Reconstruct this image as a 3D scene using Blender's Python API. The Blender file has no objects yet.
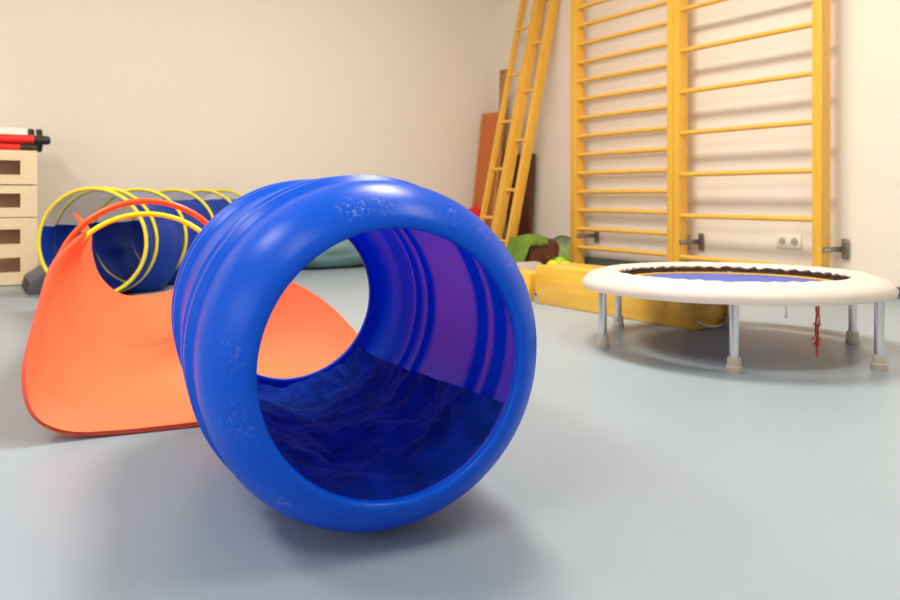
import bpy, bmesh, math, random
from mathutils import Vector, Matrix, noise
random.seed(7)
PI = math.pi
sc = bpy.context.scene
COL = sc.collection
CAMH, F = 0.5, 760.0           # eye height (m), focal length (px at 900 wide)
HX, HY = 450.0, 196.0          # principal point in the photo
RA = math.atan2(485, 760)      # the room is turned by this much to the lens
E1 = Vector((-math.sin(RA), math.cos(RA), 0))   # along the right wall, away
E2 = Vector((math.cos(RA), math.sin(RA), 0))    # along the back wall, to the right
UP = Vector((0, 0, 1))
def RM(b, a, z=0.0):           # room coordinates: b to the right wall, a to the back wall
    return E2 * b + E1 * a + UP * z
def PX(x, y, d):               # where a measured sight line reaches depth d
    return Vector(((x - HX) / F * d, d, CAMH - (y - HY) / F * d))
BACK, RIGHT, LEFT, FRONT, CEIL = 5.30, 3.855, -3.3, -2.6, 2.9

# ------------------------------------------------------------------ materials
def mat(name, col, rough=0.5, metal=0.0, spec=0.5, var=0.0, vscale=6.0, bump=0.0, bscale=80.0,
        sheen=0.0, coat=0.0, stretch=None, col2=None, sss=0.0):
    m = bpy.data.materials.new(name); m.use_nodes = True
    nt = m.node_tree; N = nt.nodes; L = nt.links
    p = N['Principled BSDF']
    p.inputs['Base Color'].default_value = (*col, 1)
    p.inputs['Roughness'].default_value = rough
    p.inputs['Metallic'].default_value = metal
    p.inputs['Specular IOR Level'].default_value = spec
    if sheen: p.inputs['Sheen Weight'].default_value = sheen; p.inputs['Sheen Roughness'].default_value = 0.4
    if coat: p.inputs['Coat Weight'].default_value = coat; p.inputs['Coat Roughness'].default_value = 0.15
    if sss:
        p.inputs['Subsurface Weight'].default_value = sss
        p.inputs['Subsurface Radius'].default_value = (0.02, 0.02, 0.04)
        p.inputs['Subsurface Scale'].default_value = 0.5
    if var or bump or col2:
        tc = N.new('ShaderNodeTexCoord'); mp = N.new('ShaderNodeMapping')
        L.new(tc.outputs['Object'], mp.inputs['Vector'])
        if stretch: mp.inputs['Scale'].default_value = stretch
    if var or col2:
        nz = N.new('ShaderNodeTexNoise'); nz.inputs['Scale'].default_value = vscale; nz.inputs['Detail'].default_value = 6
        L.new(mp.outputs['Vector'], nz.inputs['Vector'])
        cr = N.new('ShaderNodeValToRGB')
        c2 = col2 if col2 else tuple(min(1, c * (1 + var)) for c in col)
        c1 = col if col2 else tuple(c * (1 - var) for c in col)
        cr.color_ramp.elements[0].position = 0.3; cr.color_ramp.elements[1].position = 0.7
        cr.color_ramp.elements[0].color = (*c1, 1); cr.color_ramp.elements[1].color = (*c2, 1)
        L.new(nz.outputs['Fac'], cr.inputs['Fac']); L.new(cr.outputs['Color'], p.inputs['Base Color'])
    if bump:
        nb = N.new('ShaderNodeTexNoise'); nb.inputs['Scale'].default_value = bscale; nb.inputs['Detail'].default_value = 4
        L.new(mp.outputs['Vector'], nb.inputs['Vector'])
        bp = N.new('ShaderNodeBump'); bp.inputs['Strength'].default_value = bump; bp.inputs['Distance'].default_value = 0.01
        L.new(nb.outputs['Fac'], bp.inputs['Height']); L.new(bp.outputs['Normal'], p.inputs['Normal'])
    return m

def see_through(m, amount):     # woven mesh that lets part of the light pass
    nt = m.node_tree; N = nt.nodes; L = nt.links
    out = N['Material Output']; p = N['Principled BSDF']
    t = N.new('ShaderNodeBsdfTransparent'); mx = N.new('ShaderNodeMixShader')
    mx.inputs['Fac'].default_value = amount
    L.new(p.outputs[0], mx.inputs[1]); L.new(t.outputs[0], mx.inputs[2]); L.new(mx.outputs[0], out.inputs['Surface'])
    return m

M = {}
M['wall'] = mat('wall_paint', (0.82, 0.76, 0.68), 0.85, spec=0.2, bump=0.06, bscale=140)
M['ceiling'] = mat('ceiling_paint', (0.85, 0.82, 0.76), 0.9, spec=0.2)
M['floor'] = mat('linoleum', (0.305, 0.38, 0.445), 0.36, spec=0.5, var=0.035, vscale=2.2, bump=0.03, bscale=60)
M['skirt'] = mat('skirting', (0.10, 0.135, 0.135), 0.5)
def wood(name, c1, c2, rough=0.35, st=(14, 14, 1.2), vs=5, coat=0.25):
    return mat(name, c1, rough, col2=c2, vscale=vs, stretch=st, coat=coat)
M['bar_wood'] = wood('varnished_ash', (0.82, 0.42, 0.036), (0.90, 0.52, 0.065))
M['rung_wood'] = wood('varnished_rung', (0.84, 0.46, 0.065), (0.90, 0.54, 0.10), st=(4, 4, 4))
M['box_wood'] = wood('varnished_box', (0.80, 0.42, 0.03), (0.90, 0.56, 0.07), st=(9, 0.9, 12), vs=3)
M['birch'] = wood('birch_ply', (0.83, 0.66, 0.42), (0.88, 0.72, 0.49), 0.45, st=(1.2, 12, 12), coat=0.1)
M['slot'] = mat('drawer_inside', (0.50, 0.30, 0.19), 0.6)
M['red_board'] = wood('reddish_board', (0.52, 0.105, 0.010), (0.60, 0.14, 0.016), 0.4)
M['edge_wood'] = wood('board_edge', (0.62, 0.30, 0.07), (0.70, 0.36, 0.10), 0.5)
M['brown_board'] = wood('dark_brown_board', (0.095, 0.026, 0.010), (0.125, 0.036, 0.014), 0.5)
M['plank'] = wood('brown_plank', (0.42, 0.19, 0.05), (0.48, 0.23, 0.07), 0.5)
M['steel'] = mat('galvanised_steel', (0.30, 0.27, 0.25), 0.42, metal=0.9)
M['chrome'] = mat('zinc_leg', (0.72, 0.74, 0.76), 0.24, metal=1.0)
M['rubber'] = mat('beige_rubber', (0.55, 0.51, 0.44), 0.7)
M['vinyl'] = mat('white_vinyl', (0.71, 0.64, 0.58), 0.42, bump=0.2, bscale=30, coat=0.05)
M['jump'] = mat('blue_jump_mat', (0.075, 0.12, 0.50), 0.6, bump=0.1, bscale=300)
M['yellow_tape'] = mat('yellow_band', (0.85, 0.50, 0.03), 0.5)
M['skirt_cloth'] = mat('brown_skirt', (0.10, 0.045, 0.03), 0.8, var=0.5, vscale=40)
M['red_string'] = mat('red_string', (0.78, 0.06, 0.035), 0.7)
M['mat_orange'] = mat('orange_foam', (0.95, 0.20, 0.078), 0.62, spec=0.3, bump=0.10, bscale=170, var=0.02)
M['mat_edge'] = mat('orange_foam_edge', (0.66, 0.075, 0.03), 0.7, bump=0.1, bscale=120)
M['hoop_orange'] = mat('orange_hoop', (0.86, 0.11, 0.015), 0.3)
M['hoop_yellow'] = mat('yellow_hoop', (0.76, 0.84, 0.012), 0.3)
M['ring_yellow'] = mat('yellow_ring', (0.84, 0.72, 0.03), 0.5)
M['tunnel_blue'] = mat('blue_nylon', (0.004, 0.036, 0.33), 0.5, spec=0.22, bump=0.25, bscale=9)
M['tunnel_mesh'] = see_through(mat('grey_mesh', (0.26, 0.31, 0.50), 0.7, spec=0.2), 0.45)
M['fleece'] = mat('navy_fleece', (0.008, 0.048, 0.38), 0.85, spec=0.05, sheen=0.35, var=0.4, vscale=18, bump=0.6, bscale=45)
M['fleece'].node_tree.nodes['Principled BSDF'].inputs['Sheen Tint'].default_value = (0.25, 0.40, 1.0, 1)
M['teal'] = mat('teal_vinyl', (0.17, 0.31, 0.32), 0.33, bump=0.05, bscale=20)
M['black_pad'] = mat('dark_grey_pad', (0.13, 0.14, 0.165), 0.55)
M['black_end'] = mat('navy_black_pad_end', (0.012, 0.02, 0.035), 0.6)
M['red_foam'] = mat('red_tube', (0.78, 0.02, 0.015), 0.45)
M['black'] = mat('black_cap', (0.02, 0.018, 0.016), 0.5)
M['paper'] = mat('white_paper', (0.86, 0.83, 0.78), 0.7)
M['white_plastic'] = mat('white_plastic', (0.80, 0.76, 0.70), 0.35)
M['grey_hole'] = mat('grey_well', (0.42, 0.38, 0.34), 0.5)
M['green_cloth'] = mat('green_cloth', (0.15, 0.24, 0.022), 0.8, var=0.25, vscale=12)
M['brown_leather'] = mat('brown_leather', (0.115, 0.032, 0.010), 0.42, var=0.25, vscale=9)
M['net_green'] = see_through(mat('green_net', (0.33, 0.50, 0.12), 0.7, var=0.3, vscale=40), 0.22)
M['net_rim'] = mat('dark_green_rim', (0.05, 0.11, 0.03), 0.6)
M['ball_yellow'] = mat('yellow_ball', (0.85, 0.78, 0.01), 0.4)
M['ball_green'] = mat('lime_ball', (0.40, 0.68, 0.03), 0.4)
M['red_cloth'] = mat('red_cloth', (0.66, 0.012, 0.02), 0.8, bump=0.4, bscale=30)
M['grey_mat'] = mat('grey_foam', (0.37, 0.32, 0.28), 0.7)

# blue rotomoulded plastic with pale scuffs on the mouth ring
def barrel_material():
    m = mat('blue_plastic', (0.001, 0.132, 0.82), 0.30, spec=0.28)
    nt = m.node_tree; N = nt.nodes; L = nt.links; p = N['Principled BSDF']
    tc = N.new('ShaderNodeTexCoord')
    n2 = N.new('ShaderNodeTexNoise'); n2.inputs['Scale'].default_value = 150.0; n2.inputs['Detail'].default_value = 5
    L.new(tc.outputs['Object'], n2.inputs['Vector'])
    r2 = N.new('ShaderNodeMapRange'); r2.inputs[1].default_value = 0.53; r2.inputs[2].default_value = 0.66
    L.new(n2.outputs['Fac'], r2.inputs[0])
    total = None
    for ang, rad, size, amt in ((104,.222,.030,.9),(94,.219,.030,.7),(66,.226,.030,.5),(52,.224,.028,.5),(37,.232,.024,1.0),(229,.236,.016,1.2),(196,.21,.045,.35),(172,.212,.035,.35),(258,.216,.035,.35),(300,.222,.04,.25),(335,.228,.04,.3)):
        t = math.radians(ang)
        d = N.new('ShaderNodeVectorMath'); d.operation = 'DISTANCE'; d.inputs[1].default_value = (rad*math.cos(t), 0.0, rad*math.sin(t))
        L.new(tc.outputs['Object'], d.inputs[0])
        g = N.new('ShaderNodeMapRange'); g.inputs[1].default_value = size; g.inputs[2].default_value = size*.3; g.inputs[3].default_value = 0; g.inputs[4].default_value = amt
        L.new(d.outputs['Value'], g.inputs[0])
        if total is None: total = g
        else:
            q = N.new('ShaderNodeMath'); q.operation = 'MAXIMUM'; L.new(total.outputs[0], q.inputs[0]); L.new(g.outputs[0], q.inputs[1]); total = q
    b = N.new('ShaderNodeMath'); b.operation = 'MULTIPLY'; L.new(total.outputs[0], b.inputs[0]); L.new(r2.outputs[0], b.inputs[1])
    c = N.new('ShaderNodeMath'); c.operation = 'MULTIPLY'; c.inputs[1].default_value = 0.65; c.use_clamp = True; L.new(b.outputs[0], c.inputs[0])
    mx = N.new('ShaderNodeMix'); mx.data_type = 'RGBA'
    mx.inputs['A'].default_value = p.inputs['Base Color'].default_value
    mx.inputs['B'].default_value = (0.45, 0.55, 0.80, 1)
    L.new(c.outputs[0], mx.inputs['Factor']); L.new(mx.outputs['Result'], p.inputs['Base Color'])
    tr = N.new('ShaderNodeBsdfTranslucent'); tr.inputs['Color'].default_value = (0.01, 0.17, 0.98, 1)   # thin plastic lets light through
    ms = N.new('ShaderNodeMixShader'); ms.inputs['Fac'].default_value = 0.36
    L.new(p.outputs[0], ms.inputs[1]); L.new(tr.outputs[0], ms.inputs[2]); L.new(ms.outputs[0], N['Material Output'].inputs['Surface'])
    return m
M['barrel'] = barrel_material()

# ------------------------------------------------------------------ mesh helpers
class MB:
    def __init__(s): s.v = []; s.f = []; s.mi = []
    def add(s, vs, fs, mi=0):
        o = len(s.v); s.v += [Vector(p) for p in vs]
        s.f += [tuple(i + o for i in f) for f in fs]; s.mi += [mi] * len(fs)
    def box(s, lo, hi, mi=0, T=None):
        x0, y0, z0 = lo; x1, y1, z1 = hi
        vs = [Vector(p) for p in ((x0,y0,z0),(x1,y0,z0),(x1,y1,z0),(x0,y1,z0),(x0,y0,z1),(x1,y0,z1),(x1,y1,z1),(x0,y1,z1))]
        if T is not None: vs = [T @ p for p in vs]
        s.add(vs, [(0,3,2,1),(4,5,6,7),(0,1,5,4),(1,2,6,5),(2,3,7,6),(3,0,4,7)], mi)
    def tube(s, pts, r, n=10, caps=True, mi=0, closed=False):
        pts = [Vector(p) for p in pts]; K = len(pts)
        rr = r if isinstance(r, (list, tuple)) else [r] * K
        rings = []; prev = None
        for i, p in enumerate(pts):
            if closed: t = pts[(i + 1) % K] - pts[i - 1]
            else: t = pts[min(i + 1, K - 1)] - pts[max(i - 1, 0)]
            t.normalize()
            if prev is None:
                u = t.orthogonal().normalized()
            else:
                u = prev - t * prev.dot(t); u = u.normalized() if u.length > 1e-6 else t.orthogonal().normalized()
            prev = u; w = t.cross(u)
            rings.append([p + (u * math.cos(2*PI*k/n) + w * math.sin(2*PI*k/n)) * rr[i] for k in range(n)])
        vs = [q for r_ in rings for q in r_]; fs = []
        for i in range(K if closed else K - 1):
            j = (i + 1) % K
            for k in range(n):
                l = (k + 1) % n
                fs.append((i*n+k, i*n+l, j*n+l, j*n+k))
        if caps and not closed:
            fs.append(tuple(range(n - 1, -1, -1))); fs.append(tuple((K-1)*n + k for k in range(n)))
        s.add(vs, fs, mi)
    def lathe(s, prof, n=64, mi=0, close=False, axis='z'):   # prof: (r, z) list
        vs = []; fs = []; K = len(prof)
        for r, z in prof:
            for k in range(n):
                c, q = r * math.cos(2*PI*k/n), r * math.sin(2*PI*k/n)
                vs.append((c, q, z) if axis == 'z' else (c, z, q))
        for i in range(K if close else K - 1):
            j = (i + 1) % K
            for k in range(n):
                l = (k + 1) % n
                fs.append((i*n+k, i*n+l, j*n+l, j*n+k))
        if not close:
            if prof[0][0] > 1e-5: fs.append(tuple(range(n-1, -1, -1)))
            if prof[-1][0] > 1e-5: fs.append(tuple((K-1)*n + k for k in range(n)))
        s.add(vs, fs, mi)
    def grid(s, P, mi=0, closed_u=False):     # P[i][j] rows of points
        R, C = len(P), len(P[0]); vs = [q for r in P for q in r]; fs = []
        for i in range(R - 1):
            for j in range(C if closed_u else C - 1):
                k = (j + 1) % C
                fs.append((i*C+j, i*C+k, (i+1)*C+k, (i+1)*C+j))
        s.add(vs, fs, mi)
    def build(s, name, mats, parent=None, smooth=False, bevel=0.0, loc=None, rotz=0.0, segs=2, sub=0, angle=40, weld=False):
        me = bpy.data.meshes.new(name)
        me.from_pydata([tuple(p) for p in s.v], [], s.f)
        for m in (mats if isinstance(mats, (list, tuple)) else [mats]): me.materials.append(m)
        for p, i in zip(me.polygons, s.mi): p.material_index = i
        bm = bmesh.new(); bm.from_mesh(me)
        if weld: bmesh.ops.remove_doubles(bm, verts=bm.verts, dist=1e-5)
        bmesh.ops.recalc_face_normals(bm, faces=bm.faces)
        if bevel:
            es = [e for e in bm.edges if len(e.link_faces) == 2 and e.calc_face_angle(0) > math.radians(35)]
            bmesh.ops.bevel(bm, geom=es, offset=bevel, segments=segs, affect='EDGES', profile=0.5, clamp_overlap=True)
        bm.to_mesh(me); bm.free()
        o = bpy.data.objects.new(name, me); COL.objects.link(o)
        if smooth or bevel:
            for p in me.polygons: p.use_smooth = True
            try: me.set_sharp_from_angle(angle=math.radians(angle))
            except Exception: pass
        if sub:
            d = o.modifiers.new('smooth', 'SUBSURF'); d.levels = sub; d.render_levels = sub
        if loc is not None: o.location = loc
        o.rotation_euler = (0, 0, rotz)
        if parent is not None: o.parent = parent
        return o

def tag(o, label, cat, group=None):
    o['label'] = label; o['category'] = cat
    if group: o['group'] = group
    return o
def thing(name, label, cat, loc=(0,0,0), rotz=0.0, group=None):
    o = bpy.data.objects.new(name, None); COL.objects.link(o)
    o.empty_display_size = 0.05
    o.location = loc; o.rotation_euler = (0, 0, rotz)
    return tag(o, label, cat, group)
def struct(o): o['kind'] = 'structure'; return o
def cubicpts(P, n):           # Catmull-Rom through P, n samples evenly spaced along its length
    P = [Vector(p) for p in P]; Q = [2*P[0]-P[1]] + P + [2*P[-1]-P[-2]]; out = []
    for i in range(1, len(Q) - 2):
        for k in range(16):
            t = k / 16
            out.append(0.5*((2*Q[i]) + (Q[i+1]-Q[i-1])*t + (2*Q[i-1]-5*Q[i]+4*Q[i+1]-Q[i+2])*t*t + (3*Q[i]-Q[i-1]-3*Q[i+1]+Q[i+2])*t**3))
    out.append(P[-1])
    L = [0]
    for a, b in zip(out, out[1:]): L.append(L[-1] + (b - a).length)
    res = []; j = 0
    for k in range(n):
        t = L[-1] * k / (n - 1)
        while j < len(L) - 2 and L[j+1] < t: j += 1
        f = (t - L[j]) / max(L[j+1] - L[j], 1e-9)
        res.append(out[j].lerp(out[j+1], min(max(f, 0), 1)))
    return res

# ------------------------------------------------------------------ the room
def slab(name, b0, b1, a0, a1, z0, z1, m, bev=0):
    o = MB(); o.box((b0, a0, z0), (b1, a1, z1))
    return struct(o.build(name, m, rotz=RA, bevel=bev))
slab('floor', LEFT-.1, RIGHT+.1, FRONT-.1, BACK+.1, -0.1, 0, M['floor'])
slab('ceiling', LEFT-.1, RIGHT+.1, FRONT-.1, BACK+.1, CEIL, CEIL+0.1, M['ceiling'])
slab('wall_back', LEFT-.1, RIGHT+.1, BACK, BACK+0.1, 0, CEIL, M['wall'])
slab('wall_right', RIGHT, RIGHT+0.1, FRONT-.1, BACK, 0, CEIL, M['wall'])
slab('wall_left', LEFT-0.1, LEFT, FRONT-.1, BACK, 0, CEIL, M['wall'])
slab('wall_front', LEFT, RIGHT, FRONT-0.1, FRONT, 0, CEIL, M['wall'])
slab('baseboard_right', RIGHT-0.012, RIGHT, FRONT, BACK, 0, 0.055, M['skirt'], 0.003)
slab('baseboard_back', LEFT, RIGHT-0.012, BACK-0.012, BACK, 0, 0.055, M['skirt'], 0.003)

# ------------------------------------------------------------------ blue barrel
BN = Vector((-0.0825, 1.068, 0.0)); BANG = math.radians(22.5); BL = 0.728; BR = 0.267
def barrel():
    R = BR; flat = R - 0.010
    out = [(0.1965,0.014),(0.1965,0.007),(0.1985,0.0025),(0.203,0.0),(0.210,0.001),(0.220,0.006),(0.231,0.014),(0.242,0.026),(0.250,0.040),(0.2545,0.055),(flat-.0008,0.070),
           (flat,0.085),(flat,0.105),(flat,0.128)]
    out = [(r_ - 0.0105 * max(0, 1 - z / 0.05), z - 0.027 * max(0, 1 - z / 0.07)) for r_, z in out]   # dished mouth
    for c in (0.158, 0.232):
        out += [(flat,c-.024),(flat+.0012,c-.0205),(R-.0012,c-.0145),(R,c-.011),(R,c+.011),(R-.0012,c+.0145),(flat+.0012,c+.0205),(flat,c+.024)]
    mid = [(flat,0.30),(flat,BL/2)]
    out.append((flat,0.275))
    prof = out + mid + [(r, BL - z) for r, z in reversed(out)]
    mb = MB(); mb.lathe(prof, 128, axis='y')
    mb.f = [f for f in mb.f if len(f) == 4]; mb.mi = [0]*len(mb.f)
    o = mb.build('therapy_barrel', M['barrel'], smooth=True, angle=75, loc=(BN.x, BN.y, R), rotz=BANG)
    sd = o.modifiers.new('wall', 'SOLIDIFY'); sd.thickness = 0.006; sd.offset = -1
    return tag(o, 'large open blue plastic barrel with scuffed rim lying on its side in the foreground', 'barrel')
barrel()

# navy fleece blanket in the barrel
def blanket():
    rows, cols = 90, 120; P = []; Q = []
    for i in range(rows):
        t = 0.034 + (BL - 0.056) * i / (rows - 1)
        f = i / (rows - 1)
        a0 = math.radians(180 + 6 + 6 * math.sin(f * 5)); a1 = math.radians(360 - 24 - 15 * f)
        rw, qw = [], []
        for j in range(cols):
            g = j / (cols - 1); a = a0 + (a1 - a0) * g
            lip = min(t, BL - t)
            wall = 0.246 if lip > 0.07 else 0.198 + 0.048 * max(0, min(1, (lip - 0.010) / 0.06)) ** 0.6
            n = noise.noise(Vector((t * 7, a * 2.2, 1.3))) * 0.024 + noise.noise(Vector((t * 20, a * 4.5, 4.0))) * 0.010 + noise.noise(Vector((t * 45, a * 11, 2.0))) * 0.004
            lft = math.exp(-((g - 0.08) / 0.16) ** 2)
            n += lft * 0.018 * (0.6 + math.sin(t * 55 + 4 * noise.noise(Vector((t * 4, a, 9)))))
            near = max(0.0, min(1.0, (t - 0.03) / 0.16)); r = wall - 0.009 - max(0.0, 0.016 + n) * (0.12 + 0.88 * near)
            r = min(r, wall - 0.008)
            rw.append((r * math.cos(a), t, r * math.sin(a))); rr = min(wall - 0.003, r + 0.006); qw.append((rr * math.cos(a), t, rr * math.sin(a)))
        P.append(rw); Q.append(qw)
    mb = MB(); mb.grid(P); mb.grid(Q)
    # close the hem so the blanket is a solid sheet
    n = rows * cols; idx = lambda i, j: i * cols + j
    per = [idx(0, j) for j in range(cols)] + [idx(i, cols-1) for i in range(1, rows)] + [idx(rows-1, j) for j in range(cols-2, -1, -1)] + [idx(i, 0) for i in range(rows-2, 0, -1)]
    for a, b in zip(per, per[1:] + per[:1]): mb.f.append((a, b, b + n, a + n)); mb.mi.append(0)
    o = mb.build('fleece_blanket', M['fleece'], smooth=True, angle=80, loc=(BN.x, BN.y, BR), rotz=BANG)
    return tag(o, 'crumpled dark navy fleece blanket lining the bottom of the blue barrel', 'blanket')
blanket()

# ------------------------------------------------------------------ orange exercise mat bent into a chute
MO = Vector((-0.638, 1.606, 0)); MA = Vector((-0.375, 0.927, 0)).normalized(); ML = Vector((MA.y, -MA.x, 0))
TH = 0.010; FL = 0.0115
def circ(r, cz, a0, a1, n=11, dx=0.0):
    return [(dx + r*math.cos(math.radians(a0+(a1-a0)*k/(n-1))), cz + r*math.sin(math.radians(a0+(a1-a0)*k/(n-1)))) for k in range(n)]
SEC = [
 (0.00, [(-.243,.100),(-.208,.052),(-.148,.020),(-.06,FL+.001),(.03,FL),(.13,FL),(.23,FL),(.33,FL),(.42,FL),(.51,FL),(.60,FL)]),
 (0.20, [(-.224,.240),(-.212,.15),(-.16,.06),(-.07,.022),(.03,FL),(.12,FL),(.22,FL),(.32,FL),(.42,.018),(.51,.02),(.60,.026)]),
 (0.40, [(-.21,.335),(-.222,.22),(-.18,.105),(-.10,.035),(.0,FL+.004),(.1,FL+.002),(.2,.025),(.29,.05),(.37,.095),(.425,.15),(.460,.208)]),
 (0.62, circ(.213, .251, 138, 387)),
 (0.80, circ(.213, .251, 142, 384)),
 (1.30, circ(.225, .255, 150, 378, dx=.01)),
 (1.88, [(-.290,.445),(-.238,.39),(-.213,.335),(-.212,.265),(-.18,.155),(-.1,.075),(0,.064),(.1,.078),(.185,.112),(.265,.17),(.33,.26)]),
]
NW = 61
SECR = [(s, cubicpts([(u, v, 0) for u, v in P], NW)) for s, P in SEC]
def sec_at(s):
    i = 0
    while i < len(SECR) - 2 and SECR[i+1][0] < s: i += 1
    s0, A = SECR[i]; s1, B = SECR[i+1]; h = s1 - s0; t = min(max((s - s0) / h, 0), 1)
    def tang(k):
        lo, hi = max(k-1, 0), min(k+1, len(SECR)-1)
        return [(b - a) / (SECR[hi][0] - SECR[lo][0]) for a, b in zip(SECR[lo][1], SECR[hi][1])]
    T0, T1 = tang(i), tang(i+1)
    h00, h10, h01, h11 = 2*t**3-3*t*t+1, t**3-2*t*t+t, -2*t**3+3*t*t, t**3-t*t
    R = [a*h00 + m0*(h10*h) + b*h01 + m1*(h11*h) for a, m0, b, m1 in zip(A, T0, B, T1)]
    for p in R:
        if p.y < FL: p.y = FL
    return R
def mat_point(s, w):            # w in 0..1 across
    R = sec_at(s); x = min(max(w, 0), 1) * (NW - 1); j = min(int(x), NW - 2); q = R[j].lerp(R[j+1], x - j)
    return MO + MA * s + ML * q.x + UP * q.y
def exercise_mat():
    Ltot, Wt, rc = 1.88, 1.0, 0.095
    ss = [rc * (1 - math.cos(PI/2 * k / 12)) for k in range(13)]
    ss += [rc + (Ltot - 2*rc) * k / 60 for k in range(1, 60)]
    ss += [Ltot - x for x in reversed(ss[:13])]
    P = []
    for s in ss:
        e = min(s, Ltot - s); inset = 0 if e >= rc else rc - math.sqrt(max(0, rc*rc - (rc - e)**2))
        w0 = inset / Wt; P.append([mat_point(s, w0 + (1 - 2*w0) * k / 60) for k in range(61)])
    R, C = len(P), 61
    Q = []
    for i in range(R):
        row = []
        for j in range(C):
            du = P[i][min(j+1, C-1)] - P[i][max(j-1, 0)]; dv = P[min(i+1, R-1)][j] - P[max(i-1, 0)][j]
            nrm = du.cross(dv).normalized()          # up / inwards
            q = P[i][j] - nrm * TH
            if q.z < 0.001: q.z = 0.001
            row.append(q)
        Q.append(row)
    mb = MB(); mb.grid(P); mb.grid(Q)
    n = R * C; idx = lambda i, j: i * C + j
    per = [idx(0, j) for j in range(C)] + [idx(i, C-1) for i in range(1, R)] + [idx(R-1, j) for j in range(C-2, -1, -1)] + [idx(i, 0) for i in range(R-2, 0, -1)]
    for a, b in zip(per, per[1:] + per[:1]): mb.f.append((a, b, b + n, a + n)); mb.mi.append(1)
    o = mb.build('exercise_mat', [M['mat_orange'], M['mat_edge']], smooth=True, angle=50)
    tag(o, 'orange foam exercise mat bent up into a chute behind the blue barrel', 'exercise mat')
    # small embossed mark near the barrel
    e = MB()
    strokes = [[(0,0),(.02,.012),(.05,.016),(.085,.012)],[(.03,.016),(.036,.03),(.05,.036),(.06,.03)],[(.01,-.012),(.04,-.004),(.08,-.006),(.1,.0)],[(.06,.03),(.075,.022),(.09,.03)]]
    for st in strokes:
        pts = []
        for a, b in cubicpts_2d(st, 14):
            pts.append(mat_point(0.80 + b * 2.2, 0.535 + a * 0.9) + UP * 0.0004)
        e.tube(pts, 0.0014, 6)
    e.build('embossed_mark', M['mat_orange'], o, smooth=True)
    return o
def cubicpts_2d(P, n): return [(q.x, q.y) for q in cubicpts([(a, b, 0) for a, b in P], n)]
exercise_mat()

def hoop(name, s0, R, r, lean, m, label, dx=0.0):
    c0 = MO + MA * s0 + ML * dx; mb = MB(); pts = []
    d = (UP * math.cos(lean) + MA * math.sin(lean))
    for k in range(96):
        a = 2*PI*k/96
        pts.append(d * (R + R * math.sin(a)) + ML * R * math.cos(a))
    mb.tube(pts, r, 12, closed=True)
    return tag(mb.build(name, m, smooth=True, angle=80, loc=c0 + UP * r), label, 'hoop', 'gym hoops around the orange mat')
hoop('gym_hoop', 0.60, 0.2385, 0.0085, math.radians(2), M['hoop_orange'], 'orange plastic gym hoop standing upright around the rolled orange mat')
hoop('gym_hoop', 0.655, 0.2385, 0.0078, math.radians(24), M['hoop_yellow'], 'thin bright yellow gym hoop leaning back inside the orange hoop', dx=0.0)

# ------------------------------------------------------------------ crawl tunnel
TR = 0.2545
def tunnel_axis(f):            # f along the tunnel, metres of depth behind the first ring
    return Vector((-1.745 + 0.02 * f + 0.09 * f * f, 3.71 + 0.95 * f, TR + 0.019))
def crawl_tunnel():
    root = thing('crawl_tunnel', 'dark blue fabric crawl tunnel with yellow rings behind the orange mat', 'crawl tunnel', (-1.6, 4.4, 0))
    inv = Matrix.Translation(-root.location)
    rings = [0.0, 0.13, 0.50, 0.88, 1.22, 1.46]
    NA = 96
    def frame(f):
        t = (tunnel_axis(f + .01) - tunnel_axis(f - .01)).normalized()
        t = (t + Vector((0, 1.5, 0))).normalized()
        return tunnel_axis(f), Vector((t.y, -t.x, 0)), t
    rowsP = []; NF = 110
    for i in range(NF + 1):
        f = rings[-1] * i / NF
        k = max(j for j in range(len(rings)) if rings[j] <= f + 1e-6); k = min(k, len(rings) - 2)
        x = (f - rings[k]) / (rings[k+1] - rings[k]); sag = math.sin(PI * x) * 0.05 * (rings[k+1] - rings[k])
        c, u, t = frame(f); row = []
        for j in range(NA):
            a = 2*PI*j/NA
            w = noise.noise(Vector((f*6, math.cos(a)*1.6, math.sin(a)*1.6))) * 0.022 * math.sin(PI*x)
            r = TR - sag + w
            low = max(0.0, -math.sin(a - 0.35)) ** 0.8 * math.sin(PI*x) * (0.10 if 0 < k < 4 else 0.02)
            q = c + u * (r + low) * math.cos(a) + UP * (r + low) * math.sin(a)
            q.z = max(q.z, 0.004); row.append(inv @ q)
        rowsP.append(row)
    b = MB(); m = MB(); lo, hi = math.radians(58), math.radians(163)
    for i in range(NF):
        for j in range(NA):
            k = (j + 1) % NA; a = 2*PI*(j+.5)/NA
            q = [rowsP[i][j], rowsP[i][k], rowsP[i+1][k], rowsP[i+1][j]]
            (m if lo < a < hi else b).add(q, [(0,1,2,3)])
    b.build('fabric_sleeve', M['tunnel_blue'], root, smooth=True, angle=80, weld=True)
    mm = m.build('mesh_panel', M['tunnel_mesh'], root, smooth=True, angle=80, weld=True)
    mm['label'] = 'grey see-through mesh strip'
    for f in rings:
        c, u, t = frame(f); mb = MB(); pts = []
        for j in range(72):
            a = 2*PI*j/72
            pts.append(inv @ (c + u * (TR+.009) * math.cos(a) + UP * (TR+.009) * math.sin(a)))
        mb.tube(pts, 0.0095, 8, closed=True)
        mb.build('ring', M['ring_yellow'], root, smooth=True, angle=80)
crawl_tunnel()

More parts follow.
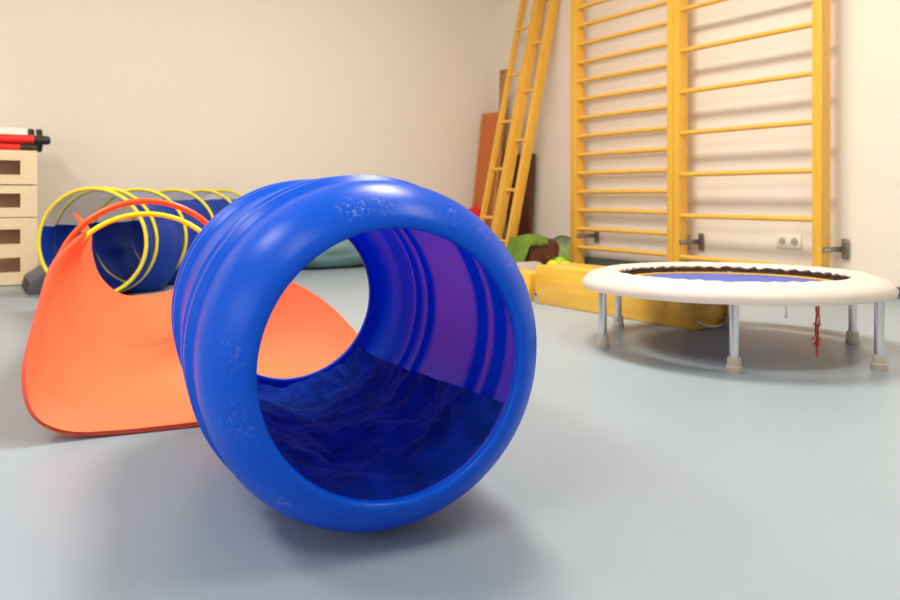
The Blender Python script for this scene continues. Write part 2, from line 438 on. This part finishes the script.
# ------------------------------------------------------------------ trampoline
TC = Vector((0.937, 2.545, 0))
def trampoline():
    root = thing('mini_trampoline', 'round mini trampoline with white padded rim and blue jumping mat at right', 'trampoline', TC)
    ro, ri, zb, zt = 0.489, 0.366, 0.197, 0.252
    def tilt(mb):
        for p in mb.v: p.z += -0.0045 - 0.0175 * p.y
        return mb
    prof = [(ri+.006,zt-.016),(ri,zt-.010),(ri+.004,zt-.003),(ri+.02,zt+.001),(ri+.05,zt+.003),(ro-.06,zt-.002),(ro-.03,zt-.010),(ro-.011,zt-.023),(ro-.001,zt-.040),(ro-.004,zt-.055),(ro-.018,zb+.002),(ro-.04,zb-.002),(ro-.065,zb+.001),(ro-.075,zb+.010),(ro-.07,zt-.025),(ri+.03,zt-.014)]
    n = 180; mb = MB(); mb.lathe(prof, n, close=True); 
    for i, p in enumerate(mb.v):
        k = i % n; a = 2*PI*k/n; rr = math.hypot(p.x, p.y)
        inner = max(0, 1 - (rr - ri) / 0.06)
        w = 0.0055 * inner * (noise.noise(Vector((math.cos(a)*26, math.sin(a)*26, 0)))+0.5*math.sin(a*46)) + 0.0016 * noise.noise(Vector((math.cos(a)*9, math.sin(a)*9, p.z*20)))
        p.z += w
    tilt(mb).build('rim_cover', M['vinyl'], root, smooth=True, angle=70)
    t = MB(); t.tube([Vector((0.442*math.cos(2*PI*k/96), 0.442*math.sin(2*PI*k/96), 0.222)) for k in range(96)], 0.014, 10, closed=True)
    tilt(t).build('frame', M['chrome'], root, smooth=True, angle=80)
    j = MB(); j.lathe([(0.0005,0.214),(0.2,0.215),(0.336,0.217),(0.336,0.212),(0.0005,0.209)], 120)
    tilt(j).build('jumping_mat', M['jump'], root, smooth=True, angle=50)
    y = MB(); y.lathe([(0.334,0.2110),(0.334,0.2205),(0.348,0.2215),(0.348,0.2110)], 120, close=True)
    tilt(y).build('yellow_border', M['yellow_tape'], root, smooth=True, angle=50)
    # gathered brown skirt hanging from the inner edge of the cover
    P = []
    for q in range(5):
        row = []
        for k in range(n):
            a = 2*PI*k/n
            d = (0.019 + 0.008*noise.noise(Vector((math.cos(a)*8, math.sin(a)*8, 3)))) * q / 4
            r = ri + 0.012 - 0.004 * q / 4 + 0.004 * math.sin(a*64 + 3*math.sin(a*5)) * q / 4
            row.append((r*math.cos(a), r*math.sin(a), zt - 0.006 - d * 1.4))
        P.append(row)
    s = MB(); s.grid(P, closed_u=True); tilt(s).build('skirt', M['skirt_cloth'], root, smooth=True, angle=80)
    LR = 0.43; a0 = math.atan2(-0.385, -0.129)
    pts = [(-0.129,-0.385),(0.300,-0.355),(0.427,0.03),(0.130,0.355),(-0.296,0.352),(-0.432,-0.031)]
    for x, yv in pts:
        l = MB(); l.tube([(x, yv, 0.04), (x, yv, 0.215)], 0.0135, 20)
        lo = l.build('leg', M['chrome'], root, smooth=True, angle=50)
        f = MB(); f.lathe([(0.0005,0),(0.0215,0),(0.0225,0.003),(0.0225,0.017),(0.0195,0.020),(0.0195,0.034),(0.018,0.043),(0.0005,0.043)], 24)
        fo = f.build('rubber_foot', M['rubber'], lo, smooth=True, angle=35); fo.location = (x, yv, 0)
trampoline()

# red strings hanging under the trampoline, and a thin loose thread
def strings():
    base = PX(817, 309, 2.33); mb = MB()
    top = Vector((0, 0, 0.215 - base.z))
    for k in range(7):
        r = random.Random(k); L = 0.145 - 0.012 * (k % 4); pts = []
        ph = r.random() * 6
        for i in range(16):
            t = i / 15
            sp = 0.004 + 0.010 * math.sin(t*PI) * (0.5 + 0.5 * math.sin(t * 9 + ph))
            pts.append(top * (1 - min(t*6, 1)) + Vector((sp*math.sin(t*13+ph), sp*math.cos(t*11+ph), -L*t)))
        mb.tube(pts, 0.0013, 6)
    for z, w in ((-0.052, 0.016), (-0.098, 0.020), (-0.112, 0.014)):     # knots with loose bows
        for q in range(4):
            a = q * 1.7 + z * 30
            d = Vector((math.cos(a), math.sin(a), 0.3)); mb.tube([Vector((0,0,z)), Vector((0,0,z)) + d*w*0.6 + UP*.006, Vector((0,0,z)) + d*w - UP*.004], 0.0013, 6)
        mb.tube([Vector((0.004*math.cos(t), 0.004*math.sin(t), z + 0.003*math.sin(2*t))) for t in [2*PI*i/12 for i in range(12)]], 0.0022, 6, closed=True)
    o = mb.build('string_bundle', M['red_string'], smooth=True, loc=base)
    tag(o, 'bundle of knotted red strings hanging below the trampoline rim', 'string')
    b2 = PX(786, 309, 2.22); m2 = MB()
    m2.tube([(0,0,0.215-b2.z),(0,0,0),(0.002,0,-0.012),(-0.001,0,-0.022)], 0.0012, 6)
    m2.tube([(0.0035*math.cos(t),0,-0.022+0.004*math.sin(t)) for t in [2*PI*i/10 for i in range(10)]], 0.0010, 6, closed=True)
    tag(m2.build('thread', M['grey_mat'], smooth=True, loc=b2), 'short loose pale thread hanging under the front of the trampoline rim', 'thread')
strings()

# ------------------------------------------------------------------ wall bars
BF, BD = 3.66, 0.085
def wall_bars(label, p0, p1, q0, q1, heights):   # posts a in (p0,p1) and (q0,q1), p nearer
    a_mid = (p0 + q1) / 2
    root = thing('wall_bars', label, 'wall bars', RM(BF + BD/2, a_mid), RA, 'wooden wall bars on the right wall')
    for a0, a1 in ((p0, p1), (q0, q1)):
        mb = MB(); mb.box((-BD/2, a0 - a_mid, 0), (BD/2, a1 - a_mid, 2.62))
        mb.build('post', M['bar_wood'], root, bevel=0.005)
    for z in heights:
        y0, y1 = p1 - a_mid - 0.012, q0 - a_mid + 0.012; n = 20
        prof = [(0.0205*math.cos(2*PI*k/n) - BD/2 + 0.032, 0.0150*math.sin(2*PI*k/n)) for k in range(n)]
        vs = [(x, y0, zz) for x, zz in prof] + [(x, y1, zz) for x, zz in prof]
        fs = [(k, (k+1)%n, n+(k+1)%n, n+k) for k in range(n)] + [tuple(range(n))[::-1], tuple(range(n, 2*n))]
        mb = MB(); mb.add(vs, fs); o = mb.build('rung', M['rung_wood'], root, smooth=True, angle=50, loc=(0, 0, z))
    return root
LH = [0.136 + 0.1312*k for k in range(18)]
RH = [0.128 + 0.2515*k for k in range(10)]
wbl = wall_bars('tall wooden wall bars with closely spaced rungs nearest the corner', 3.198, 3.243, 4.072, 4.132, LH)
wbr = wall_bars('tall wooden wall bars with widely spaced rungs on the right', 2.235, 2.287, 3.150, 3.196, RH)

def bracket(parent, a, z, plates):       # steel strap on the near side of a post, screwed to the wall
    px = parent.location; rel = Vector((0, 0, 0))
    a_mid = px.dot(E1); b_mid = BF + BD/2
    mb = MB()
    x0, x1 = BF + BD - 0.080 - b_mid, RIGHT - 0.0135 - b_mid
    y = a - a_mid
    mb.box((x0, y - 0.0055, z - 0.014), (x1, y - 0.0005, z + 0.014))
    mb.box((x1 - 0.004, y - 0.040, z - 0.052), (x1 + 0.001, y + 0.0, z + 0.052))
    if plates == 2: mb.box((x0 + 0.072, y - 0.010, z - 0.050), (x0 + 0.098, y - 0.0056, z + 0.044))
    br = mb.build('wall_bracket', M['steel'], parent, bevel=0.0015)
    for p0, p1 in [((x1 - 0.0075, y - 0.022, z + q), (x1 - 0.0035, y - 0.022, z + q)) for q in (-0.037, 0.037)] + [((x0 + q, y - 0.009, z), (x0 + q, y - 0.005, z)) for q in (0.02, 0.05)]:
        sw = MB(); sw.tube([p0, p1], 0.006, 12); sw.build('screw', M['chrome'], br, smooth=True, angle=40)
bracket(wbl, 4.072, 0.215, 1)
bracket(wbr, 3.150, 0.218, 2)
bracket(wbr, 2.235, 0.225, 1)

# double power outlet on the wall
def outlet():
    a = 2.62; c = RM(RIGHT, a, 0.258)
    best = min((abs((RM(RIGHT, q/100.0).x / RM(RIGHT, q/100.0).y) * F + HX - 790), q/100.0) for q in range(150, 450))[1]
    c = RM(RIGHT, best, CAMH - (241.5 - HY) / F * RM(RIGHT, best).y)
    root = thing('power_outlet', 'white double power outlet on the wall behind the wide wall bars', 'power outlet', c, RA)
    p = MB(); p.box((-0.012, -0.076, -0.0385), (0, 0.076, 0.0385)); p.build('cover_plate', M['white_plastic'], root, bevel=0.004)
    for s in (-1, 1):
        w = MB(); w.tube([(-0.0135, s*0.037, 0), (-0.011, s*0.037, 0)], 0.0215, 28); wo = w.build('socket_well', M['grey_hole'], root, smooth=True, angle=40)
        h = MB()
        for q in (-1, 1): h.tube([(-0.0145, s*0.037 + q*0.0095, 0), (-0.013, s*0.037 + q*0.0095, 0)], 0.003, 10)
        h.build('pin_hole', M['black'], wo)
outlet()

# ------------------------------------------------------------------ yellow wooden boxes
def yellow_box():
    p0 = PX(535, 303, 3.552); p1 = PX(696.5, 334.5, 2.81)      # floor corners of the front face
    p0.z = p1.z = 0
    d = (p0 - p1); L = d.length; ang = math.atan2(d.y, d.x) - PI/2
    root = thing('wooden_box', 'long low yellow varnished wooden box under the trampoline', 'box', p1, ang)
    W, Hh = 0.240, 0.177
    b = MB(); b.box((0, 0.012, 0.0), (W, L, Hh)); b.build('body', M['box_wood'], root, bevel=0.006)
    g = MB(); g.box((0.004, 0.0, 0.034), (W - 0.004, 0.0118, Hh - 0.004)); g.build('end_board', M['box_wood'], root, bevel=0.003)
    e = MB(); e.box((-0.0015, L - 0.020, 0.004), (0.012, L + 0.0015, 0.050)); e.build('corner_plate', M['chrome'], root, bevel=0.001)
    s = MB(); s.tube([(0.012+ (W-.03) * k/14, 0.010 - 0.008*math.sin(PI*k/14), 0.034 - 0.028 * math.sin(PI*k/14)) for k in range(15)], 0.005, 8)
    so = s.build('pull_rope', M['white_plastic'], root, smooth=True); so['label'] = 'pale rope handle at the end'
yellow_box()
def small_box():
    c = PX(529.5, 301.5, 3.602); c.z = 0
    b = MB(); b.box((0, 0, 0.0), (0.13, 0.40, 0.132))
    o = b.build('wooden_box', M['box_wood'], loc=c, rotz=RA, bevel=0.005)
    tag(o, 'small yellow wooden box between the blue barrel and the long yellow box', 'box')
    g = MB(); P = []
    for i in range(17):
        t = i / 16; row = []
        e = max(0.02, (1 - abs(2*t-1)**7)) ** 0.5
        for k in range(28):
            q = 2*PI*k/28; row.append((t*0.19, 0.085*e*math.cos(q), 0.076 + 0.076*e*math.sin(q)))
        P.append(row)
    g.grid(P, closed_u=True); g.f += [tuple(range(28))[::-1], tuple(16*28 + k for k in range(28))]; g.mi += [0, 0]
    q = PX(513.5, 265, 3.98); q.z = 0.0
    tag(g.build('foam_roll', M['grey_mat'], smooth=True, angle=60, loc=q, rotz=RA), 'pale grey rounded foam roll lying behind the small yellow box', 'foam roll')
small_box()

# ------------------------------------------------------------------ ladders and boards in the corner
def lean_obj(name, b0, b1, a, h):   # matrix: local z along the lean from floor (b0) towards the wall (b1) at height h
    d = (RM(b1, a, h) - RM(b0, a, 0)); L = d.length; d.normalize()
    x = (E2 - d * d.dot(E2)).normalized(); y = E1
    return Matrix((( x.x, y.x, d.x), (x.y, y.y, d.y), (x.z, y.z, d.z))).to_4x4(), L
def ladder(label, a0, a1, rung_h, b0, b1, h, L, hd=0.043, th=0.034):
    R, _ = lean_obj('', b0, b1, a0, h)
    root = thing('ladder', label, 'ladder', RM(b0, a0, 0), 0, 'narrow wooden ladders leaning in the corner')
    for a in (0, a1 - a0 - th):
        mb = MB(); mb.box((-hd, a, 0), (hd, a + th, L), T=R); mb.build('rail', M['bar_wood'], root, bevel=0.004)
    for z in rung_h:
        mb = MB(); mb.tube([R @ Vector((0, 0.02, z)), R @ Vector((0, a1 - a0 - 0.02, z))], 0.0135, 14); mb.build('rung', M['rung_wood'], root, smooth=True, angle=50)
    return root
LB0, LB1, LHH = 3.325, 3.795, 2.05
ladder('yellow wooden ladder leaning in the corner, the one nearer the wall bars', 4.43, 4.64, [0.17+0.388*k for k in range(6)], LB0, LB1, LHH, 2.22, 0.038)
ladder('yellow wooden ladder leaning in the corner, the one nearer the red-brown board', 4.66, 4.87, [0.343+0.384*k for k in range(5)], LB0, LB1, LHH, 2.22, 0.022, 0.030)

def board(name, label, a0, a1, b0, b1, h, L, th, m, edge=None):
    R, _ = lean_obj('', b0, b1, a0, h)
    if edge is None:
        mb = MB(); mb.box((-th/2, 0, 0), (th/2, a1 - a0, L), T=R)
        return tag(mb.build(name, m, loc=RM(b0, a0, 0), bevel=0.003), label, 'board')
    root = thing(name, label, 'board', RM(b0, a0, 0))
    mb = MB(); mb.box((-th/2, 0.012, 0), (th/2, a1 - a0 - 0.018, L - 0.014), T=R); mb.build('panel', m, root, bevel=0.002)
    e = MB(); e.box((-th/2-.001, 0, L - 0.0138), (th/2+.001, a1 - a0, L), T=R)
    e.box((-th/2-.001, a1-a0-0.0178, 0), (th/2+.001, a1-a0, L-0.0138), T=R); e.box((-th/2-.001, 0, 0), (th/2+.001, 0.0118, L-0.0138), T=R)
    e.build('edge_strip', edge, root)
    return root
board('wooden_board', 'red-brown wooden board with pale edges leaning behind the ladders', 4.93, 5.24, 3.52, 3.67, 1.19, 1.20, 0.025, M['red_board'], M['edge_wood'])
board('wooden_board', 'dark brown board leaning against the right wall beside the ladders', 4.74, 5.05, 3.775, 3.820, 0.84, 0.84, 0.03, M['brown_board'])
pk = board('wooden_plank', 'narrow tan plank with a dark hole standing in the room corner', 5.10, 5.18, 3.76, 3.815, 1.56, 1.562, 0.025, M['plank'])
hm = MB(); RR, _ = lean_obj('', 3.76, 3.815, 5.10, 1.56); hm.tube([RR @ Vector((-0.0135, 0.04, 1.535)), RR @ Vector((-0.012, 0.04, 1.535))], 0.010, 14); hm.build('screw_hole', M['black'], pk)

# ------------------------------------------------------------------ things at the foot of the ladders
def blob(name, c, rx, ry, rz, m, label, cat, amp=0.1, fr=3.0, seed=0, n=40, flat=True, rot=0.0, pw=1.0):
    P = []; cz = rz
    for i in range(n//2 + 1):
        th = PI * i / (n//2); row = []
        for k in range(n):
            a = 2*PI*k/n; v = Vector((math.sin(th)*math.cos(a), math.sin(th)*math.sin(a), math.cos(th)))
            s = 1 + amp * noise.noise(v * fr + Vector((seed*3.1, seed*1.7, 0)))
            sg = lambda q: math.copysign(abs(q)**pw, q)
            z = cz + rz * s * sg(v.z)
            if flat and z < 0: z = 0
            row.append((rx*s*sg(v.x), ry*s*sg(v.y), z))
        P.append(row)
    mb = MB(); mb.grid(P, closed_u=True)
    return tag(mb.build(name, m, smooth=True, angle=80, loc=c, rotz=rot, weld=True), label, cat)
def fl(x, d): p = PX(x, 0, d); p.z = 0; return p
# brown leather cushion
def leather():
    c = fl(536, 5.28)
    o = blob('leather_cushion', c, 0.135, 0.13, 0.105, M['brown_leather'], 'dark brown leather cushion beside the ladder foot', 'cushion', amp=0.05, fr=2.5, seed=2, pw=0.46, rot=math.radians(24))
    for dx, dz in ((0.022, 0.085), (0.065, 0.082)):
        b = MB(); b.lathe([(0.0005,0.008),(0.008,0.006),(0.012,0),(0.0005,-.001)], 16, axis='y')
        bo = b.build('metal_eyelet', M['steel'], o, smooth=True); bo.location = (dx, -0.126, dz); bo.scale = (1, -1, 1)
leather()
# green cloth over the back of the cushion
def green_cloth():
    P = []
    for i in range(34):
        row = []
        for j in range(34):
            u, v = i/33, j/33
            x = -0.215 + 0.235*v; y = -0.15 + 0.27*u
            ex = 4.35; q = 1 - (abs(x)/0.142)**ex - (abs(y)/0.137)**ex
            top = 0.105 + 0.112 * q**(1/ex) if q > 0 else 0.0
            over = max(0.0, abs(x) - 0.137, abs(y) - 0.132)
            z = max(top, 0.20 - 2.6*over) + 0.010 + 0.012*abs(noise.noise(Vector((x*16, y*16, 0)))) + 0.006*math.sin(x*60 + y*35)
            edge = min(u, 1-u, v, 1-v)
            row.append((x + 0.02*noise.noise(Vector((y*12, x*9, 5))), y + 0.025*noise.noise(Vector((x*12, y*9, 8))), max(z, 0.008)))
        P.append(row)
    mb = MB(); mb.grid(P); o = mb.build('green_cloth', M['green_cloth'], smooth=True, angle=80, loc=fl(536, 5.28), rotz=math.radians(24))
    sd = o.modifiers.new('thick', 'SOLIDIFY'); sd.thickness = 0.004
    tag(o, 'crumpled olive green cloth draped over the left side of the brown leather cushion', 'cloth')
green_cloth()
# net basket with balls
def basket():
    c = fl(565, 5.56)
    root = thing('net_basket', 'round pale green net basket tipped against the wall behind the left wall bars post', 'basket', c, RA * 0.4)
    R, lean = 0.112, math.radians(28)
    T = Matrix.Translation(Vector((0, -0.045, 0.006))) @ Matrix.Rotation(-lean, 4, 'X') @ Matrix.Translation(Vector((0, 0, R)))
    P = []
    for i in range(13):
        t = i/12; row = []
        for k in range(40):
            a = 2*PI*k/40; r = R * math.cos(t*PI/2*0.96)
            row.append(T @ Vector((r*math.cos(a), 0.085*math.sin(t*PI/2), r*math.sin(a))))
        P.append(row)
    mb = MB(); mb.grid(P, closed_u=True); mb.f.append(tuple(12*40 + k for k in range(40))); mb.mi.append(0)
    mb.build('net', M['net_green'], root, smooth=True, angle=80)
    r = MB(); r.tube([T @ Vector((R*math.cos(2*PI*k/48), 0, R*math.sin(2*PI*k/48))) for k in range(48)], 0.0048, 8, closed=True); r.build('rim', M['net_rim'], root, smooth=True)
basket()
def sphere(name, c, r, m, label):
    mb = MB(); prof = [(max(r*math.sin(PI*i/16), 0.0003), r - r*math.cos(PI*i/16)) for i in range(17)]
    mb.lathe(prof, 28); return tag(mb.build(name, m, smooth=True, angle=80, loc=c), label, 'ball', 'small balls by the net basket')
sphere('ball', fl(553, 4.93), 0.043, M['ball_yellow'], 'small bright yellow ball, the left one in front of the net basket')
sphere('ball', fl(566, 4.90), 0.041, M['ball_yellow'], 'small bright yellow ball, the right one in front of the net basket')
sphere('ball', fl(560, 5.06), 0.048, M['ball_green'], 'small lime green ball behind the two yellow balls')
blob('red_bag', fl(474.5, 6.0), 0.075, 0.07, 0.205, M['red_cloth'], 'bright red cloth bag standing below the red-brown board', 'bag', amp=0.25, fr=3.2, seed=5)

# ------------------------------------------------------------------ teal bean bag at the back wall
def bean():
    P = []; n = 72
    for i in range(37):
        th = PI*i/36; row = []
        for k in range(n):
            a = 2*PI*k/n; v = Vector((math.sin(th)*math.cos(a), math.sin(th)*math.sin(a), math.cos(th)))
            sg = lambda q, p: math.copysign(abs(q)**p, q)
            wr = 0.03*math.sin(9*v.x + 6*v.z + 5*noise.noise(v*2.2)) * math.sin(th) + 0.05*noise.noise(v*2.4)
            s = 1 + wr
            row.append((0.50*s*sg(v.x, .85), 0.26*s*sg(v.y, .85), max(0, 0.145 + 0.15*s*sg(v.z, .8))))
        P.append(row)
    mb = MB(); mb.grid(P, closed_u=True)
    o = mb.build('bean_bag', M['teal'], smooth=True, angle=80, loc=RM(2.17, 4.98, 0), rotz=RA, weld=True)
    tag(o, 'grey-teal bean bag on the floor at the back wall, seen through the barrel', 'bean bag')
bean()

# ------------------------------------------------------------------ drawer unit at the left
DF = 4.886                                   # front plane along the back-wall normal
def drawer_unit():
    right = PX(37.5, 285, 4.29)
    b1 = right.dot(E2); b0 = b1 - 0.80
    Ht, D = 0.757, BACK - 0.012 - DF - 0.004
    root = thing('drawer_unit', 'low birch drawer unit with slot handles against the back wall at left', 'cabinet', RM((b0+b1)/2, DF + D/2), RA)
    w = (b1-b0)/2; y0 = -D/2
    c = MB()
    c.box((-w, y0+.021, 0), (-w+.018, D/2, Ht)); c.box((w-.018, y0+.021, 0), (w, D/2, Ht))
    c.box((-w+.018, y0+.021, Ht-.018), (w-.018, D/2, Ht)); c.box((-w+.018, y0+.021, 0.0), (w-.018, D/2, .02)); c.box((-w+.018, D/2-.01, .02), (w-.018, D/2, Ht-.018))
    c.build('body', M['birch'], root)
    def zof(y): return CAMH - (y - HY) / F * 4.29
    rows = [(0.757, zof(184.6), [(160.7, 175)]), (zof(185.4), zof(217), [(193.5, 207.5)]), (zof(217.6), 0.004, [(229, 243.5), (257, 271.5)])]
    sx0, sx1 = -w + 0.09, w - 0.083
    for zt, zb, slots in rows:
        m = MB(); bounds = [zt - .001]
        for a, b in slots: bounds += [zof(a), zof(b)]
        bounds.append(zb + .001)
        m.box((-w, y0, bounds[-1]), (sx0, y0+.02, bounds[0])); m.box((sx1, y0, bounds[-1]), (w, y0+.02, bounds[0]))
        for k in range(0, len(bounds), 2): m.box((sx0, y0, bounds[k+1]), (sx1, y0+.02, bounds[k]))
        dr = m.build('drawer', M['birch'], root, weld=True)
        for a, b in slots:
            q = MB(); q.box((sx0-.02, y0+.11, zof(b)-.014), (sx1+.02, y0+.116, zof(a)+.014)); q.build('inner_panel', M['slot'], dr)
    return root, b0, b1, Ht
du, DB0, DB1, DH = drawer_unit()

def rod(name, b_end, a, z, r, cap, m, label, cat='foam tube', grp='red foam tubes on the drawer unit'):
    L = 0.75
    root = thing(name, label, cat, RM(b_end - L/2, a, z), RA, grp)
    mb = MB(); mb.tube([(-L/2 + cap, 0, 0), (L/2 - cap, 0, 0)], r, 20); mb.build('foam_sleeve', m, root, smooth=True, angle=50)
    for s in (-1, 1):
        e = MB(); e.tube([(s*(L/2 - cap + .0005), 0, 0), (s*(L/2 - cap*.5), 0, 0), (s*(L/2-.012), 0, 0), (s*(L/2-.004), 0, 0), (s*L/2, 0, 0)], [r*.98, r*.95, r*.9, r*.75, r*.4], 20)
        e.build('end_cap', M['black'], root, smooth=True, angle=50)
def b_at(x, a):       # b coordinate where sight line x meets the plane at a
    k = (x - HX) / F; # p = b E2 + a E1 ; p.x = k p.y
    return a * (k*E1.y - E1.x) / (E2.x - k*E2.y)
rod('foam_tube', b_at(38, DF+.05), DF+.05, DH + .018, .018, .09, M['red_foam'], 'thinner red foam tube with black tip, lying directly on the drawer unit')
rod('foam_tube', b_at(50.5, DF+.088), DF+.088, DH + .018 + .0475, .028, .085, M['red_foam'], 'thicker red foam tube with black tip, resting on top of the thinner tube')
def paper_roll():
    a = DF + 0.188; b = b_at(26.5, a); L = 0.55
    mb = MB(); mb.tube([(-L, 0, 0), (0, 0, 0)], 0.070, 40); mb.tube([(-.01, 0, 0), (0.002, 0, 0)], 0.02, 20)
    tag(mb.build('paper_roll', M['paper'], smooth=True, angle=50, loc=RM(b, a, DH + .0705), rotz=RA), 'thick white paper roll lying behind the red foam tubes', 'paper roll')
    b = b_at(27.2, a)
    root = thing('tape_spool', 'small black and white spool at the end of the white paper roll', 'spool', RM(b, a, DH + .0685), RA)
    h = MB(); h.tube([(0.003, 0, 0), (0.078, 0, 0)], 0.052, 28); h.build('core', M['paper'], root, smooth=True, angle=50)
    for x in (0.004, 0.046):
        d = MB(); d.tube([(x, 0, 0), (x + .004, 0, 0), (x+.026, 0, 0), (x+.030, 0, 0)], [.062, .068, .068, .062], 36); d.build('flange', M['black'], root, smooth=True, angle=40)
paper_roll()

# dark wedge behind the orange mat
def wedge():
    p0 = PX(21, 284, 4.21); p0.z = 0
    W, L = 0.44, 0.17
    zt0, zt1 = 0.064, 0.165
    mb = MB()
    vs = [(0,0,0),(0,-W,0),(L,-W,0.0),(L,0,0.0),(0.016,0,zt0),(0.016,-W,zt0),(L,-W,zt1),(L,0,zt1)]
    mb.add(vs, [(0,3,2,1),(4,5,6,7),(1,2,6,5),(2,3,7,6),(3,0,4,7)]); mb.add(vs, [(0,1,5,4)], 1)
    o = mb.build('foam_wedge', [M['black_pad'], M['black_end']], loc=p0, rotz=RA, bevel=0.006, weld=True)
    tag(o, 'dark grey foam wedge on the floor at the left of the orange mat', 'foam wedge')
wedge()

# ------------------------------------------------------------------ light
def area(name, loc, rot, sx, sy, power, col):
    l = bpy.data.lights.new(name, 'AREA'); l.shape = 'RECTANGLE'; l.size = sx; l.size_y = sy; l.energy = power; l.color = col
    o = bpy.data.objects.new(name, l); COL.objects.link(o); o.location = loc; o.rotation_euler = rot
    return o
WARM = (1.0, 0.90, 0.77)
for b, a, pw in ((1.6, 2.3, 100), (-1.3, 2.5, 54), (1.7, 0.2, 34), (-1.3, 0.2, 30)):
    area('ceiling_lamp', RM(b, a, CEIL - 0.03), (0, 0, RA), 0.6, 1.2, pw, WARM)
# daylight from the windows in the wall behind and left of the lens
area('window_daylight', RM(LEFT + 0.05, 0.9, 1.55), (PI/2, 0, RA - PI/2), 2.4, 1.3, 34, (0.80, 0.90, 1.0))

w = bpy.data.worlds.new('World'); sc.world = w; w.use_nodes = True
w.node_tree.nodes['Background'].inputs[0].default_value = (0.8, 0.85, 1, 1); w.node_tree.nodes['Background'].inputs[1].default_value = 0.3

# ------------------------------------------------------------------ camera
cd = bpy.data.cameras.new('camera'); cam = bpy.data.objects.new('camera', cd); COL.objects.link(cam)
cam.location = (0, 0, CAMH); cam.rotation_euler = (PI/2, 0, 0)
cd.sensor_width = 36; cd.lens = 36 * F / 900; cd.shift_x = 0; cd.shift_y = -(300 - HY) / 900
cd.clip_start = 0.05
cd.dof.use_dof = True; cd.dof.focus_distance = 1.35; cd.dof.aperture_fstop = 6.5
sc.camera = cam
sc.view_settings.view_transform = 'Standard'; sc.view_settings.look = 'None'
sc.view_settings.gamma = 1.0; sc.view_settings.exposure = 0.0; sc.view_settings.use_curve_mapping = False
sc.cycles.use_denoising = True
sc.cycles.max_bounces = 10; sc.cycles.diffuse_bounces = 6
sc.cycles.transparent_max_bounces = 12
